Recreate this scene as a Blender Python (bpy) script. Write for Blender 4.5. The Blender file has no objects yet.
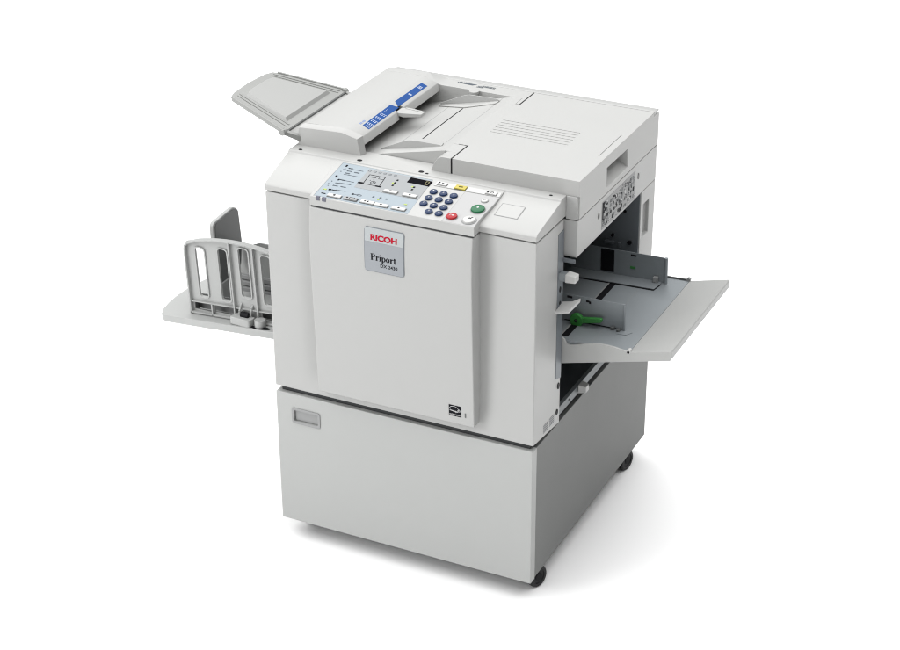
import bpy, bmesh, math, random
from mathutils import Vector, Matrix
random.seed(7)
S = bpy.context.scene
COL = S.collection

# ------------------------------------------------------------------ materials
def mat(name, col, rough=0.45, metal=0.0, spec=0.5, bump=0.0, bscale=900.0, mottled=0.0, **kw):
    if name != 'white_studio_floor': col = tuple(c * 0.73 for c in col)
    m = bpy.data.materials.new(name); m.use_nodes = True
    nt = m.node_tree; b = nt.nodes['Principled BSDF']
    b.inputs['Base Color'].default_value = (*col, 1)
    b.inputs['Roughness'].default_value = rough
    b.inputs['Metallic'].default_value = metal
    b.inputs['Specular IOR Level'].default_value = spec
    tc = nt.nodes.new('ShaderNodeTexCoord')
    if bump:
        n = nt.nodes.new('ShaderNodeTexNoise'); n.inputs['Scale'].default_value = bscale
        n.inputs['Detail'].default_value = 3
        bp = nt.nodes.new('ShaderNodeBump'); bp.inputs['Strength'].default_value = bump
        bp.inputs['Distance'].default_value = 0.0006
        nt.links.new(tc.outputs['Object'], n.inputs['Vector'])
        nt.links.new(n.outputs['Fac'], bp.inputs['Height'])
        nt.links.new(bp.outputs['Normal'], b.inputs['Normal'])
    if mottled:
        n2 = nt.nodes.new('ShaderNodeTexNoise'); n2.inputs['Scale'].default_value = 5.0
        n2.inputs['Detail'].default_value = 5; n2.inputs['Roughness'].default_value = 0.65
        mp = nt.nodes.new('ShaderNodeMapRange')
        mp.inputs['To Min'].default_value = 1 - mottled; mp.inputs['To Max'].default_value = 1 + mottled
        mul = nt.nodes.new('ShaderNodeVectorMath'); mul.operation = 'SCALE'
        mul.inputs[0].default_value = col
        nt.links.new(tc.outputs['Object'], n2.inputs['Vector'])
        nt.links.new(n2.outputs['Fac'], mp.inputs['Value'])
        nt.links.new(mp.outputs['Result'], mul.inputs['Scale'])
        nt.links.new(mul.outputs['Vector'], b.inputs['Base Color'])
        mr = nt.nodes.new('ShaderNodeMapRange')
        mr.inputs['To Min'].default_value = rough - 0.05; mr.inputs['To Max'].default_value = rough + 0.06
        nt.links.new(n2.outputs['Fac'], mr.inputs['Value'])
        nt.links.new(mr.outputs['Result'], b.inputs['Roughness'])
    for k, v in kw.items():
        b.inputs[k.replace('_', ' ')].default_value = v
    return m

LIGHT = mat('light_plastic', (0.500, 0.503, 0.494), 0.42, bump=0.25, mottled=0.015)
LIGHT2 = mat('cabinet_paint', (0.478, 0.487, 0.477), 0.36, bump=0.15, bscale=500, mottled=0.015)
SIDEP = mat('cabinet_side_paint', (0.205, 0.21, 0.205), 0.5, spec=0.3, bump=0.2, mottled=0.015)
TOPM = mat('top_plastic', (0.512, 0.514, 0.503), 0.45, bump=0.25, mottled=0.012)
TRAYP = mat('delivery_plastic', (0.455, 0.463, 0.455), 0.42, bump=0.25, mottled=0.02)
WHITEP = mat('white_plastic', (0.62, 0.62, 0.61), 0.35)
SMOKE = mat('smoky_plastic', (0.325, 0.33, 0.318), 0.25, mottled=0.02)
SMOKE2 = mat('smoky_plastic_thick', (0.39, 0.394, 0.384), 0.3, mottled=0.02)
STRIPM = mat('strip_metal', (0.20, 0.22, 0.24), 0.45, metal=0.2, mottled=0.03)
METAL = mat('grey_sheet_metal', (0.34, 0.37, 0.39), 0.42, metal=0.35, mottled=0.03)
METALD = mat('slate_metal', (0.20, 0.22, 0.24), 0.45, metal=0.3, mottled=0.04)
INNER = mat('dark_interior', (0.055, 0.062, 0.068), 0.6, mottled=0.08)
BLACK = mat('black_rubber', (0.008, 0.008, 0.010), 0.55, spec=0.15)
WHEEL = mat('caster_tyre', (0.012, 0.012, 0.014), 0.45, spec=0.25, bump=0.2)
GAP = mat('gap_shadow_strip', (0.045, 0.048, 0.05), 0.6)
PLINTH = mat('plinth_grey', (0.045, 0.048, 0.05), 0.6)
DGREY = mat('dark_grey_plastic', (0.12, 0.125, 0.125), 0.4, mottled=0.03)
MGREY = mat('mid_grey_plastic', (0.34, 0.345, 0.345), 0.45, mottled=0.02)
BLUEL = mat('panel_pale_blue', (0.335, 0.395, 0.44), 0.45)
GREYL = mat('panel_grey', (0.32, 0.335, 0.345), 0.45)
GREYR = mat('panel_light_grey', (0.46, 0.46, 0.46), 0.4)
KEYB = mat('key_navy', (0.009, 0.030, 0.095), 0.3, spec=0.25)
RED = mat('button_red', (0.42, 0.016, 0.024), 0.3, spec=0.25)
GREEN = mat('button_green', (0.022, 0.155, 0.068), 0.3, spec=0.25)
GREENL = mat('lever_green', (0.045, 0.27, 0.05), 0.35)
YEL = mat('button_yellow', (0.52, 0.43, 0.04), 0.35)
LIME = mat('lamp_lime', (0.42, 0.55, 0.06), 0.35)
INK = mat('black_print', (0.008, 0.009, 0.012), 0.6, spec=0.08)
INKG = mat('grey_print', (0.11, 0.13, 0.15), 0.5, spec=0.15)
INKR = mat('red_print', (0.50, 0.008, 0.030), 0.5, spec=0.1)
INKW = mat('white_print', (0.66, 0.66, 0.66), 0.5)
BLUEP = mat('blue_print', (0.018, 0.085, 0.31), 0.55, spec=0.12)
BADGEU = mat('badge_upper', (0.47, 0.50, 0.51), 0.35)
BADGEL = mat('badge_lower', (0.33, 0.35, 0.375), 0.4, metal=0.15)
BADGEF = mat('badge_rim', (0.20, 0.22, 0.24), 0.3, metal=0.4)
DISP = mat('display_glass', (0.003, 0.003, 0.006), 0.6, spec=0.03)
DIGIT = mat('display_digit', (0.30, 0.27, 0.10), 0.4)
STEEL = mat('screw_steel', (0.10, 0.10, 0.10), 0.35, metal=0.4)
FLOORM = mat('white_studio_floor', (0.93, 0.93, 0.93), 0.65, spec=0.2)

# ------------------------------------------------------------------ frames (u,v,h) -> xyz
def F_front(y):  return lambda u, v, h: (u, y - h, v)
def F_side(x):   return lambda u, v, h: (x + h, u, v)
def F_top(z):    return lambda u, v, h: (u, v, z + h)
def F_x():       return lambda u, v, h: (h, u, v)      # (y,z) outline extruded along x
def F_y():       return lambda u, v, h: (u, h, v)      # (x,z) outline extruded along y
PS = 0.15; PN = 1 / math.hypot(1, PS)
def zp(y): return 0.997 + (y + 0.03) * PS
def F_panel(u, v, h): return (u, v - h * PS * PN, zp(v) + h * PN)
TS = 0.218; TN = 1 / math.hypot(1, TS)
def zt(x): return 1.0235 + TS * (x - 0.2)
def F_doc(u, v, h): return (u - h * TS * TN, v, zt(u) + h * TN)

# ------------------------------------------------------------------ mesh builder
class MB:
    def __init__(s): s.bm = bmesh.new()
    def prism(s, F, poly, h0, h1):
        a = [s.bm.verts.new(F(u, v, h0)) for u, v in poly]
        b = [s.bm.verts.new(F(u, v, h1)) for u, v in poly]
        n = len(poly)
        s.bm.faces.new(a); s.bm.faces.new(b)
        for i in range(n):
            s.bm.faces.new((a[i], a[(i + 1) % n], b[(i + 1) % n], b[i]))
        return s
    def loft(s, rings, cap=True):
        R_ = [[s.bm.verts.new(p) for p in r] for r in rings]
        n = len(R_[0])
        for a, b in zip(R_, R_[1:]):
            for i in range(n):
                s.bm.faces.new((a[i], a[(i + 1) % n], b[(i + 1) % n], b[i]))
        if cap: s.bm.faces.new(R_[0]); s.bm.faces.new(R_[-1])
        return s
    def box(s, x0, x1, y0, y1, z0, z1):
        return s.prism(F_top(0), [(x0, y0), (x1, y0), (x1, y1), (x0, y1)], z0, z1)
    def ribbon(s, F, pts, w, h0, h1, closed=False):
        n = len(pts)
        for i in range(n if closed else n - 1):
            (a, b), (c, d) = pts[i], pts[(i + 1) % n]
            L = math.hypot(c - a, d - b) or 1e-9
            ux, uy = (c - a) / L, (d - b) / L; nx, ny = -uy * w / 2, ux * w / 2
            e = w * 0.25
            a2, b2, c2, d2 = a - ux * e, b - uy * e, c + ux * e, d + uy * e
            s.prism(F, [(a2 + nx, b2 + ny), (a2 - nx, b2 - ny), (c2 - nx, d2 - ny), (c2 + nx, d2 + ny)], h0, h1 + 0.00001 * (i % 2))
        return s
    def dome(s, F, cx, cy, rx, ry, h, prof=((1, 0), (1, 0.55), (0.93, 0.8), (0.75, 0.94), (0.4, 1.0)), n=28):
        rings = []
        for r, z in prof:
            rings.append([F(cx + rx * r * math.cos(2 * math.pi * i / n), cy + ry * r * math.sin(2 * math.pi * i / n), z * h - (0.001 if z == 0 else 0)) for i in range(n)])
        return s.loft(rings)
    def tube(s, p, q, r, n=20):
        p, q = Vector(p), Vector(q); d = (q - p).normalized()
        u = d.orthogonal().normalized(); v = d.cross(u)
        rg = [[tuple(c + r * (math.cos(2 * math.pi * i / n) * u + math.sin(2 * math.pi * i / n) * v)) for i in range(n)] for c in (p, q)]
        return s.loft(rg)
    def build_each(s, name, m, parent=None, bevel=0.0, seg=2, smooth=True, ang=35):
        bm = s.bm; bmesh.ops.recalc_face_normals(bm, faces=bm.faces[:]); bm.faces.ensure_lookup_table()
        seen = set(); out = []
        for f0 in bm.faces:
            if f0 in seen: continue
            st = [f0]; comp = []; seen.add(f0)
            while st:
                q = st.pop(); comp.append(q)
                for e in q.edges:
                    for g in e.link_faces:
                        if g not in seen: seen.add(g); st.append(g)
            vs = {}
            for q in comp:
                for v in q.verts: vs.setdefault(v, len(vs))
            me = bpy.data.meshes.new(name)
            me.from_pydata([tuple(v.co) for v in vs], [], [[vs[v] for v in q.verts] for q in comp])
            out.append(link(name, me, m, parent, bevel, seg, smooth, ang))
        bm.free(); return out
    def build(s, name, m, parent=None, bevel=0.0, seg=2, smooth=True, ang=35):
        bmesh.ops.recalc_face_normals(s.bm, faces=s.bm.faces[:])
        me = bpy.data.meshes.new(name); s.bm.to_mesh(me); s.bm.free()
        return link(name, me, m, parent, bevel, seg, smooth, ang)

def link(name, me, m, parent=None, bevel=0.0, seg=2, smooth=True, ang=35):
    o = bpy.data.objects.new(name, me); COL.objects.link(o)
    me.materials.clear(); me.materials.append(m)
    if smooth:
        me.shade_smooth(); me.set_sharp_from_angle(angle=math.radians(ang))
    if bevel:
        b = o.modifiers.new('bevel', 'BEVEL'); b.width = bevel; b.segments = seg
        b.limit_method = 'ANGLE'; b.angle_limit = math.radians(32); b.harden_normals = True
        b.use_clamp_overlap = True
    if parent: o.parent = parent
    return o

def to_obj(mb):
    bmesh.ops.recalc_face_normals(mb.bm, faces=mb.bm.faces[:])
    me = bpy.data.meshes.new('tmp'); mb.bm.to_mesh(me); mb.bm.free()
    o = bpy.data.objects.new('tmp', me); COL.objects.link(o); return o
def boolean(base, ops):
    """base MB, ops = [(MB, 'DIFFERENCE'|'UNION')]; bakes to a mesh and removes the cutters."""
    o = to_obj(base); tmp = []
    for mb, kind in ops:
        c = to_obj(mb); tmp.append(c)
        md = o.modifiers.new('b', 'BOOLEAN'); md.operation = kind; md.solver = 'EXACT'; md.object = c
    bpy.context.view_layer.update()
    dg = bpy.context.evaluated_depsgraph_get()
    me = bpy.data.meshes.new_from_object(o.evaluated_get(dg))
    for c in tmp + [o]:
        bpy.data.objects.remove(c, do_unlink=True)
    return me

def rect(x0, x1, y0, y1): return [(x0, y0), (x1, y0), (x1, y1), (x0, y1)]
def rrect(x0, x1, y0, y1, r, n=5):
    out = []
    for cx, cy, a0 in ((x1 - r, y1 - r, 0), (x0 + r, y1 - r, 90), (x0 + r, y0 + r, 180), (x1 - r, y0 + r, 270)):
        for i in range(n + 1):
            a = math.radians(a0 + 90 * i / n); out.append((cx + r * math.cos(a), cy + r * math.sin(a)))
    return out
def oval(cx, cy, rx, ry, n=20): return [(cx + rx * math.cos(2 * math.pi * i / n), cy + ry * math.sin(2 * math.pi * i / n)) for i in range(n)]
def rquad(p, r, n=4):
    """round the corners of polygon p with radius r"""
    out = []; m = len(p)
    for i in range(m):
        a, b, c = Vector(p[i - 1]), Vector(p[i]), Vector(p[(i + 1) % m])
        d1, d2 = (a - b), (c - b); q = min(r, d1.length * .45, d2.length * .45)
        s, e = b + d1.normalized() * q, b + d2.normalized() * q
        for k in range(n + 1):
            t = k / n; out.append(tuple((1 - t) ** 2 * s + 2 * t * (1 - t) * b + t * t * e))
    return out

def text_mesh(name, body, F, u0, u1, v0, v1, m, parent, h=0.0004, bold=0.0, shear=0.0):
    cu = bpy.data.curves.new('t', 'FONT'); cu.body = body; cu.extrude = 0.05; cu.offset = bold; cu.shear = shear
    o = bpy.data.objects.new('t', cu); COL.objects.link(o)
    bpy.context.view_layer.update()
    me = bpy.data.meshes.new_from_object(o.evaluated_get(bpy.context.evaluated_depsgraph_get()))
    bpy.data.objects.remove(o, do_unlink=True)
    xs = [v.co.x for v in me.vertices]; ys = [v.co.y for v in me.vertices]
    ax, bx, ay, by = min(xs), max(xs), min(ys), max(ys)
    for v in me.vertices:
        v.co = F(u0 + (v.co.x - ax) / (bx - ax) * (u1 - u0), v0 + (v.co.y - ay) / (by - ay) * (v1 - v0), h if v.co.z > 0 else -0.0003)
    return link(name, me, m, parent, smooth=False)

def empty(name, loc, label, cat):
    o = bpy.data.objects.new(name, None); COL.objects.link(o); o.location = loc
    o.empty_display_size = 0.1
    o['label'] = label; o['category'] = cat; return o

# ================================================================== SETTING
fl = MB().prism(F_top(0), rect(-40, 40, -40, 40), -0.05, 0).build('floor', FLOORM, None, smooth=False)
fl['kind'] = 'structure'; fl['label'] = 'plain white studio floor under the machine'

# ================================================================== CABINET
cab = empty('cabinet', (0, 0, 0), 'low light grey cabinet on black casters carrying the copying machine', 'cabinet')
W, D = 0.70, 0.79
front = boolean(MB().box(0, 0.699, 0, 0.0265, 0.055, 0.4312),
                [(MB().prism(F_front(0), rrect(0.0495, 0.1185, 0.355, 0.3875, 0.004), -0.007, 0.01), 'DIFFERENCE')])
fp = link('front_panel', front, LIGHT2, cab, 0.003, 3)
hb = MB().prism(F_front(0), rrect(0.0435, 0.1245, 0.349, 0.3935, 0.007), 0.0003, 0.0022)
hb2 = boolean(hb, [(MB().prism(F_front(0), rrect(0.0505, 0.1175, 0.356, 0.3865, 0.003), -0.05, 0.05), 'DIFFERENCE')])
link('handle_frame', hb2, MGREY, fp, 0.0008)
MB().prism(F_front(0), rrect(0.0515, 0.1165, 0.357, 0.3855, 0.003), -0.0065, -0.0035).build('handle_grip', MGREY, fp, 0.001)
body = MB(); body.box(0.014, 0.683, 0.0268, 0.775, 0.066, 0.4225)
body.build('carcass', DGREY, cab)
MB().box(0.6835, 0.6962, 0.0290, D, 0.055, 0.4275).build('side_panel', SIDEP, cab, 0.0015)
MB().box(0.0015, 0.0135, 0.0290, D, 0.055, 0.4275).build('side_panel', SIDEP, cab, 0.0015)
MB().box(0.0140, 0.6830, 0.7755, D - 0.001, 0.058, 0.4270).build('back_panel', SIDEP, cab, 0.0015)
first = None
def caster(x, y, yaw):
    e = MB()
    R0 = Matrix.Rotation(yaw, 4, 'Z'); T = Matrix.Translation((x, y, 0))
    f = MB()
    f.box(-0.013, 0.013, -0.013, 0.013, 0.058, 0.0655)
    f.tube((0, 0, 0.05), (0, 0, 0.060), 0.012)
    f.prism(F_x(), [(-0.012, 0.056), (0.012, 0.056), (0.024, 0.034), (0.018, 0.024), (0.008, 0.026), (0.0, 0.040)], -0.004, 0.004)
    f.bm.transform(T @ R0); fo = f.build('caster', BLACK, cab, 0.001)
    for sx in (-1, 1):
        w = MB(); n = 32; rings = []
        for xx, r in ((0.005, 0.020), (0.005, 0.027), (0.007, 0.029), (0.016, 0.029), (0.0195, 0.026), (0.0195, 0.019), (0.0175, 0.018)):
            rings.append([(sx * xx, 0.014 + r * math.cos(2 * math.pi * i / n), 0.029 + r * math.sin(2 * math.pi * i / n)) for i in range(n)])
        w.loft(rings); w.bm.transform(T @ R0); w.build('wheel', WHEEL, fo)
        hcap = MB().tube((sx * 0.0165, 0.014, 0.029), (sx * 0.0186, 0.014, 0.029), 0.011)
        hcap.bm.transform(T @ R0); hcap.build('hub', BLACK, fo)
caster(0.668, 0.066, math.radians(-20)); caster(0.668, 0.672, math.radians(-12))
caster(0.045, 0.078, math.radians(30)); caster(0.045, 0.70, math.radians(-40))

# ================================================================== DUPLICATOR
dup = empty('digital_duplicator', (0, 0, 0.4275), 'light grey digital duplicator with paper trays on both sides, standing on a cabinet', 'copier')
dup.location = (0, 0, 0)

# plinth and inner shell ------------------------------------------------------
MB().box(0.012, 0.686, 0.012, 0.66, 0.4276, 0.4455).build('base_plinth', PLINTH, dup)
mb = MB()
mb.box(-0.012, 0.44, 0.1585, 0.680, 0.446, 0.8715)                # closed left half
mb.build('main_housing', LIGHT, dup, 0.003)
mb = MB()
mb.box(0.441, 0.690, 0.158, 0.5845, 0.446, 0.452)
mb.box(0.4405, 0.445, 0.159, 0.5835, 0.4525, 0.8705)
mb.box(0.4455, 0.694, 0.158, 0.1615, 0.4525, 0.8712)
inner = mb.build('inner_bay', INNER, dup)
rc = boolean(MB().box(0.4405, 0.730, 0.585, 0.684, 0.446, 0.8715),
             [(MB().prism(F_side(0.73), rect(0.600, 0.642, 0.742, 0.833), -0.010, 0.01), 'DIFFERENCE')])
rcol = link('rear_column', rc, LIGHT, dup, 0.002)
MB().box(0.4460, 0.727, 0.5815, 0.5848, 0.4525, 0.8708).build('bay_back_wall', METALD, dup)
mb = MB()
Fb = F_front(0.5815)
mb.prism(Fb, oval(0.660, 0.745, 0.004, 0.004), 0.0002, 0.006)
mb.prism(Fb, oval(0.706, 0.733, 0.006, 0.005), 0.0002, 0.006)
mb.prism(Fb, oval(0.690, 0.815, 0.004, 0.004), 0.0002, 0.003)
mb.prism(Fb, oval(0.635, 0.775, 0.003, 0.003), 0.0002, 0.003)
mb.build_each('bay_screw', BLACK, dup)
mb = MB(); mb.box(0.640, 0.665, 0.572, 0.5813, 0.722, 0.730); mb.box(0.676, 0.684, 0.575, 0.5813, 0.715, 0.728); mb.build_each('bay_bracket', METALD, dup, 0.001)
# interior mechanism seen dimly in the bay
mb = MB(); mb.tube((0.50, 0.18, 0.70), (0.50, 0.57, 0.70), 0.028); mb.tube((0.53, 0.18, 0.80), (0.53, 0.57, 0.80), 0.02)
mb.build_each('feed_roller', BLACK, dup)

# front cover ------------------------------------------------------------------
def cover_ring(z, d, zb):
    c = lambda t: d * (0.5 - 0.5 * math.cos(math.pi * t))
    L = [(0.077 + 0.060 * t / 8, c(t / 8)) for t in range(9)]; Rr = [(0.558 + 0.060 * t / 8, c(1 - t / 8)) for t in range(9)]
    return [(x, y, z) for x, y in [(0, 0)] + L + Rr + [(0.70, 0)]] + [(0.70, 0.157, zb), (0, 0.157, zb)]
fc = MB().loft([cover_ring(0.4470, 0.0, 0.431), cover_ring(0.4700, 0.0015, 0.47), cover_ring(0.4850, 0.004, 0.485), cover_ring(0.5200, 0.008, 0.52), cover_ring(0.9400, 0.008, 0.94), cover_ring(0.9705, 0.008, 0.9675)]).build('front_cover', LIGHT, dup, 0.003, 3, ang=40)
# bluish metal strip on the rear edge of the right face, with holes
Fs = F_side(0.70)
MB().prism(Fs, [(0.126, 0.565), (0.1565, 0.556), (0.1565, 0.9440), (0.124, 0.9420)], 0.0001, 0.0012).build('edge_strip', STRIPM, fc)
mb = MB()
for y, z, ry, rz in ((0.1400, 0.797, 0.0055, 0.0075), (0.1440, 0.5385, 0.006, 0.0085), (0.1385, 0.4695, 0.006, 0.007), (0.14, 0.762, 0.004, 0.005)):
    mb.prism(Fs, oval(y, z, ry, rz), 0.0001, 0.0016)
mb.build_each('screw_hole', BLACK, fc)
mb = MB()
for k in range(2):
    for i in range(5):
        y0 = 0.058 + k * 0.036
        mb.prism(Fs, rect(y0, y0 + 0.028, 0.4520 + i * 0.0048, 0.4531 + i * 0.0048), 0.0001, 0.0005)
mb.build('rating_plate', INKG, fc)

# top console -------------------------------------------------------------------
prof = [(0.0, 0.9740), (0.0, 0.9870), (0.006, 0.9925), (0.127, 1.0170), (0.1350, 1.0183), (0.1385, 1.0235), (0.2065, 1.0235), (0.2065, 0.9715)]
def console_x(side, y): return (-0.014 * min(0.14, max(0, y)) / 0.14) if side == 0 else 0.70
rings = [[(console_x(0, y), y, z) for y, z in prof], [(0.35, y, z) for y, z in prof], [(0.70, y, z) for y, z in prof]]
con = MB().loft(rings).build('top_console', TOPM, dup, 0.0014, 3)
MB().box(0.010, 0.690, 0.0135, 0.156, 0.9660, 0.9745).build('console_seam', GAP, dup)
mb = MB(); F = F_top(1.0235)
for x, y, r in ((0.0136, 0.149, 0.005), (0.1749, 0.150, 0.0065), (0.3387, 0.150, 0.0065), (0.3557, 0.1455, 0.004), (0.668, 0.152, 0.004)):
    mb.prism(F, oval(x, y, r, r * 0.8), 0.0002, 0.0008)
mb.build_each('screw_hole', BLACK, con)
CS = 0.0255 / 0.121
def F_con(u, v, h): return (u, v, 0.9925 + (v - 0.006) * CS + h)
mb = MB(); mb.ribbon(F_con, [(0.575, 0.092), (0.632, 0.092), (0.632, 0.045), (0.575, 0.045)], 0.0009, 0.0001, 0.0004, closed=True)
mb.build('label_outline', MGREY, con)
MB().prism(F_con, rect(0.5762, 0.6308, 0.0462, 0.0908), 0.0001, 0.0003).build('blank_label', TOPM, con)

# door -----------------------------------------------------------------------------
zs = [0.4755, 0.50, 0.55, 0.60, 0.65, 0.70, 0.75, 0.80, 0.84, 0.87, 0.89, 0.905, 0.92, 0.94, 0.955, 0.9690]
def ydoor(z):
    P = [(0.475, -0.0245), (0.60, -0.0290), (0.75, -0.0345), (0.87, -0.0378), (0.905, -0.0377), (0.94, -0.0345), (0.970, -0.0305)]
    for (a, ya), (b, yb) in zip(P, P[1:]):
        if a <= z <= b: t = (z - a) / (b - a); t = t * t * (3 - 2 * t) * .3 + t * .7; return ya + (yb - ya) * t
    return P[-1][1]
poly = [(0.014, zs[0])] + [(ydoor(z), z) for z in zs] + [(0.014, zs[-1])]
door = MB().prism(F_x(), poly, 0.1375, 0.5580).build('front_door', LIGHT, dup, 0.0028, 3, ang=25)
MB().box(0.1400, 0.5555, -0.0270, 0.003, 0.9685, 0.9740).build('door_seam', GAP, dup)
# badge follows the door face
def F_door(u, v, h):
    return (u, ydoor(v) - h, v)
def curved(mb, x0, x1, z0, z1, h0, h1, n=8, r=0.0):
    rings = []
    for i in range(n + 1):
        z = z0 + (z1 - z0) * i / n
        d = 0.0
        if r:
            e = min(z - z0, z1 - z); 
            if e < r: d = r - math.sqrt(max(0, r * r - (r - e) ** 2))
        rings.append([F_door(x0 + d, z, h0), F_door(x1 - d, z, h0), F_door(x1 - d, z, h1), F_door(x0 + d, z, h1)])
    return mb.loft(rings)
curved(MB(), 0.2840, 0.3880, 0.8395, 0.9505, -0.001, 0.0012, 16, 0.004).build('badge', BADGEF, door, 0.0006)
curved(MB(), 0.2858, 0.3862, 0.9157, 0.9487, 0.0010, 0.0018, 8).build('badge_upper_field', BADGEU, door)
curved(MB(), 0.2858, 0.3862, 0.8413, 0.9155, 0.0010, 0.0018, 8).build('badge_lower_field', BADGEL, door)
FD = lambda u, v, h: F_door(u, v, 0.0018 + h)
text_mesh('maker_lettering', 'RICOH', FD, 0.3010, 0.3695, 0.9200, 0.9345, INKR, door, bold=0.045)
# serif lettering drawn as letter shapes
def ringsec(cx, cy, rx, ry, tx, ty, a0, a1, n=18):
    o = [(cx + rx * math.cos(math.radians(a0 + (a1 - a0) * i / n)), cy + ry * math.sin(math.radians(a0 + (a1 - a0) * i / n))) for i in range(n + 1)]
    i_ = [(cx + (rx - tx) * math.cos(math.radians(a0 + (a1 - a0) * i / n)), cy + (ry - ty) * math.sin(math.radians(a0 + (a1 - a0) * i / n))) for i in range(n + 1)]
    return [[o[k], o[k + 1], i_[k + 1], i_[k]] for k in range(n)]
def serif_word(mb, F, word, x0, zb, cap):
    st = 0.15; x = 0.0; k = 0
    G = []
    def r_(a, b, c, d): G.append(rect(x + a, x + b, c, d))
    def rg(*a): 
        for q in ringsec(x + a[0], *a[1:]): G.append(q)
    for ch in word:
        if ch == 'P':
            r_(.08, .29, .0, 1); r_(0, .38, 0, .05); r_(0, .3, .95, 1); r_(.26, .42, .93, 1); r_(.26, .42, .44, .50)
            rg(.40, .72, .34, .29, .2, .08, -90, 90); x += .80
        elif ch == 'r':
            r_(.06, .26, 0, .66); r_(0, .32, 0, .05); r_(0, .1, .60, .66); rg(.40, .40, .20, .26, .07, .1, 60, 170); G.append(oval(x + .45, .58, .08, .08, 10)); x += .55
        elif ch == 'i':
            r_(.06, .26, 0, .66); r_(0, .31, 0, .05); r_(0, .1, .61, .66); G.append(oval(x + .15, .88, .09, .09, 12)); x += .36
        elif ch == 'p':
            r_(.06, .26, -.32, .66); r_(0, .33, -.35, -.30); r_(0, .1, .61, .66); rg(.36, .33, .30, .34, .18, .08, -180, 180); x += .70
        elif ch == 'o':
            rg(.31, .33, .31, .34, .18, .08, 0, 360); x += .67
        elif ch == 't':
            r_(.08, .27, .08, .84); r_(0, .40, .60, .66); rg(.27, .14, .17, .15, .12, .06, 180, 320); x += .45
    for g in G:
        k += 1
        mb.prism(F, [(x0 + u * cap, zb + v * cap) for u, v in g], -0.0002, 0.0004 + 0.000008 * (k % 9))
    return mb
serif_word(MB(), FD, 'Priport', 0.3015, 0.8702, 0.0163).build('product_lettering', INK, door, smooth=False)
text_mesh('model_lettering', 'DX 2430', FD, 0.3260, 0.3705, 0.8548, 0.8632, INK, door, bold=0.012)
# energy emblem near lower right
FE = lambda u, v, h: F_door(u, v, h)
curved(MB(), 0.4930, 0.5248, 0.4962, 0.5258, -0.0005, 0.0006, 4).build('energy_emblem', INK, door)
mb = MB()
mb.ribbon(FE, [(0.4945 + 0.0125 * (1 - math.cos(a)) * 0.95, 0.5145 + 0.0088 * math.sin(a)) for a in [i * math.pi / 12 for i in range(1, 13)]], 0.0009, 0.0004, 0.0009)
scr = [(0.4955, 0.5115), (0.4968, 0.5128), (0.4978, 0.5108), (0.4990, 0.5100), (0.5003, 0.5120), (0.5015, 0.5096), (0.5028, 0.5116), (0.5040, 0.5092), (0.5052, 0.5112), (0.5066, 0.5090), (0.5080, 0.5110), (0.5094, 0.5084), (0.5110, 0.5112), (0.5118, 0.5068), (0.5135, 0.5105), (0.5150, 0.5080), (0.5168, 0.5120)]
mb.ribbon(FE, scr, 0.0011, 0.0004, 0.0009)
star = []
for i in range(10):
    r = 0.0040 if i % 2 == 0 else 0.0017; a = math.pi / 2 + i * math.pi / 5
    star.append((0.5196 + r * math.cos(a), 0.5130 + r * math.sin(a)))
mb.ribbon(FE, star, 0.0007, 0.0004, 0.0009, closed=True)
mb.build('emblem_drawing', INKW, door, smooth=False)
text_mesh('emblem_lettering', 'ENERGY STAR', FE, 0.4948, 0.5230, 0.4985, 0.5022, INKW, door, h=0.0009)
curved(MB(), 0.5345, 0.5375, 0.4985, 0.5105, -0.0005, 0.0010, 3).build('indicator_window', DGREY, door)

# control panel ------------------------------------------------------------------------
outl = [(0.1392, -0.0300), (0.5608, -0.0300), (0.5590, 0.000), (0.5590, 0.020), (0.5608, 0.050), (0.5620, 0.075), (0.5618, 0.107), (0.5600, 0.1352), (0.1205, 0.1352), (0.1275, 0.095), (0.1340, 0.0507), (0.1375, 0.005)]
rings = [[(u, v, 0.9736) for u, v in outl], [(u, v, zp(v)) for u, v in outl]]
cp = MB().loft(rings).build('control_panel', TOPM, dup, 0.0016, 3)
def sheet(name, poly, m, h=0.0004): return MB().prism(F_panel, poly, -0.0006, h).build(name, m, cp, smooth=False)
sheet('legend_sheet', [(0.1487, -0.0255), (0.3930, -0.0280), (0.3822, 0.1235), (0.1435, 0.1270)], BLUEL)
sheet('status_field', [(0.2210, 0.0362), (0.3884, 0.0331), (0.3830, 0.1195), (0.2165, 0.1215)], GREYL, 0.0007)
sheet('key_field', [(0.4795, -0.0285), (0.5595, -0.0285), (0.5580, 0.018), (0.5612, 0.072), (0.5608, 0.1045), (0.4758, 0.0990)], GREYR, 0.0004)
MB().prism(F_panel, [(0.3958, 0.1030), (0.5605, 0.1052), (0.5590, 0.1225), (0.3950, 0.1230)], -0.0006, 0.0012).build('key_strip', WHITEP, cp, 0.0005)
mb = MB()
mb.ribbon(F_panel, [(0.3955, 0.1020), (0.4700, 0.1025), (0.5610, 0.1045)], 0.0007, 0.0002, 0.0006)
mb.ribbon(F_panel, [(0.4795, -0.0285), (0.4758, 0.0990)], 0.0006, 0.0002, 0.0006)
mb.ribbon(F_panel, [(0.1480, -0.0262), (0.1428, 0.1275), (0.3825, 0.1242)], 0.0008, 0.0002, 0.0006)
mb.build('field_outline', MGREY, cp, smooth=False)
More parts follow.
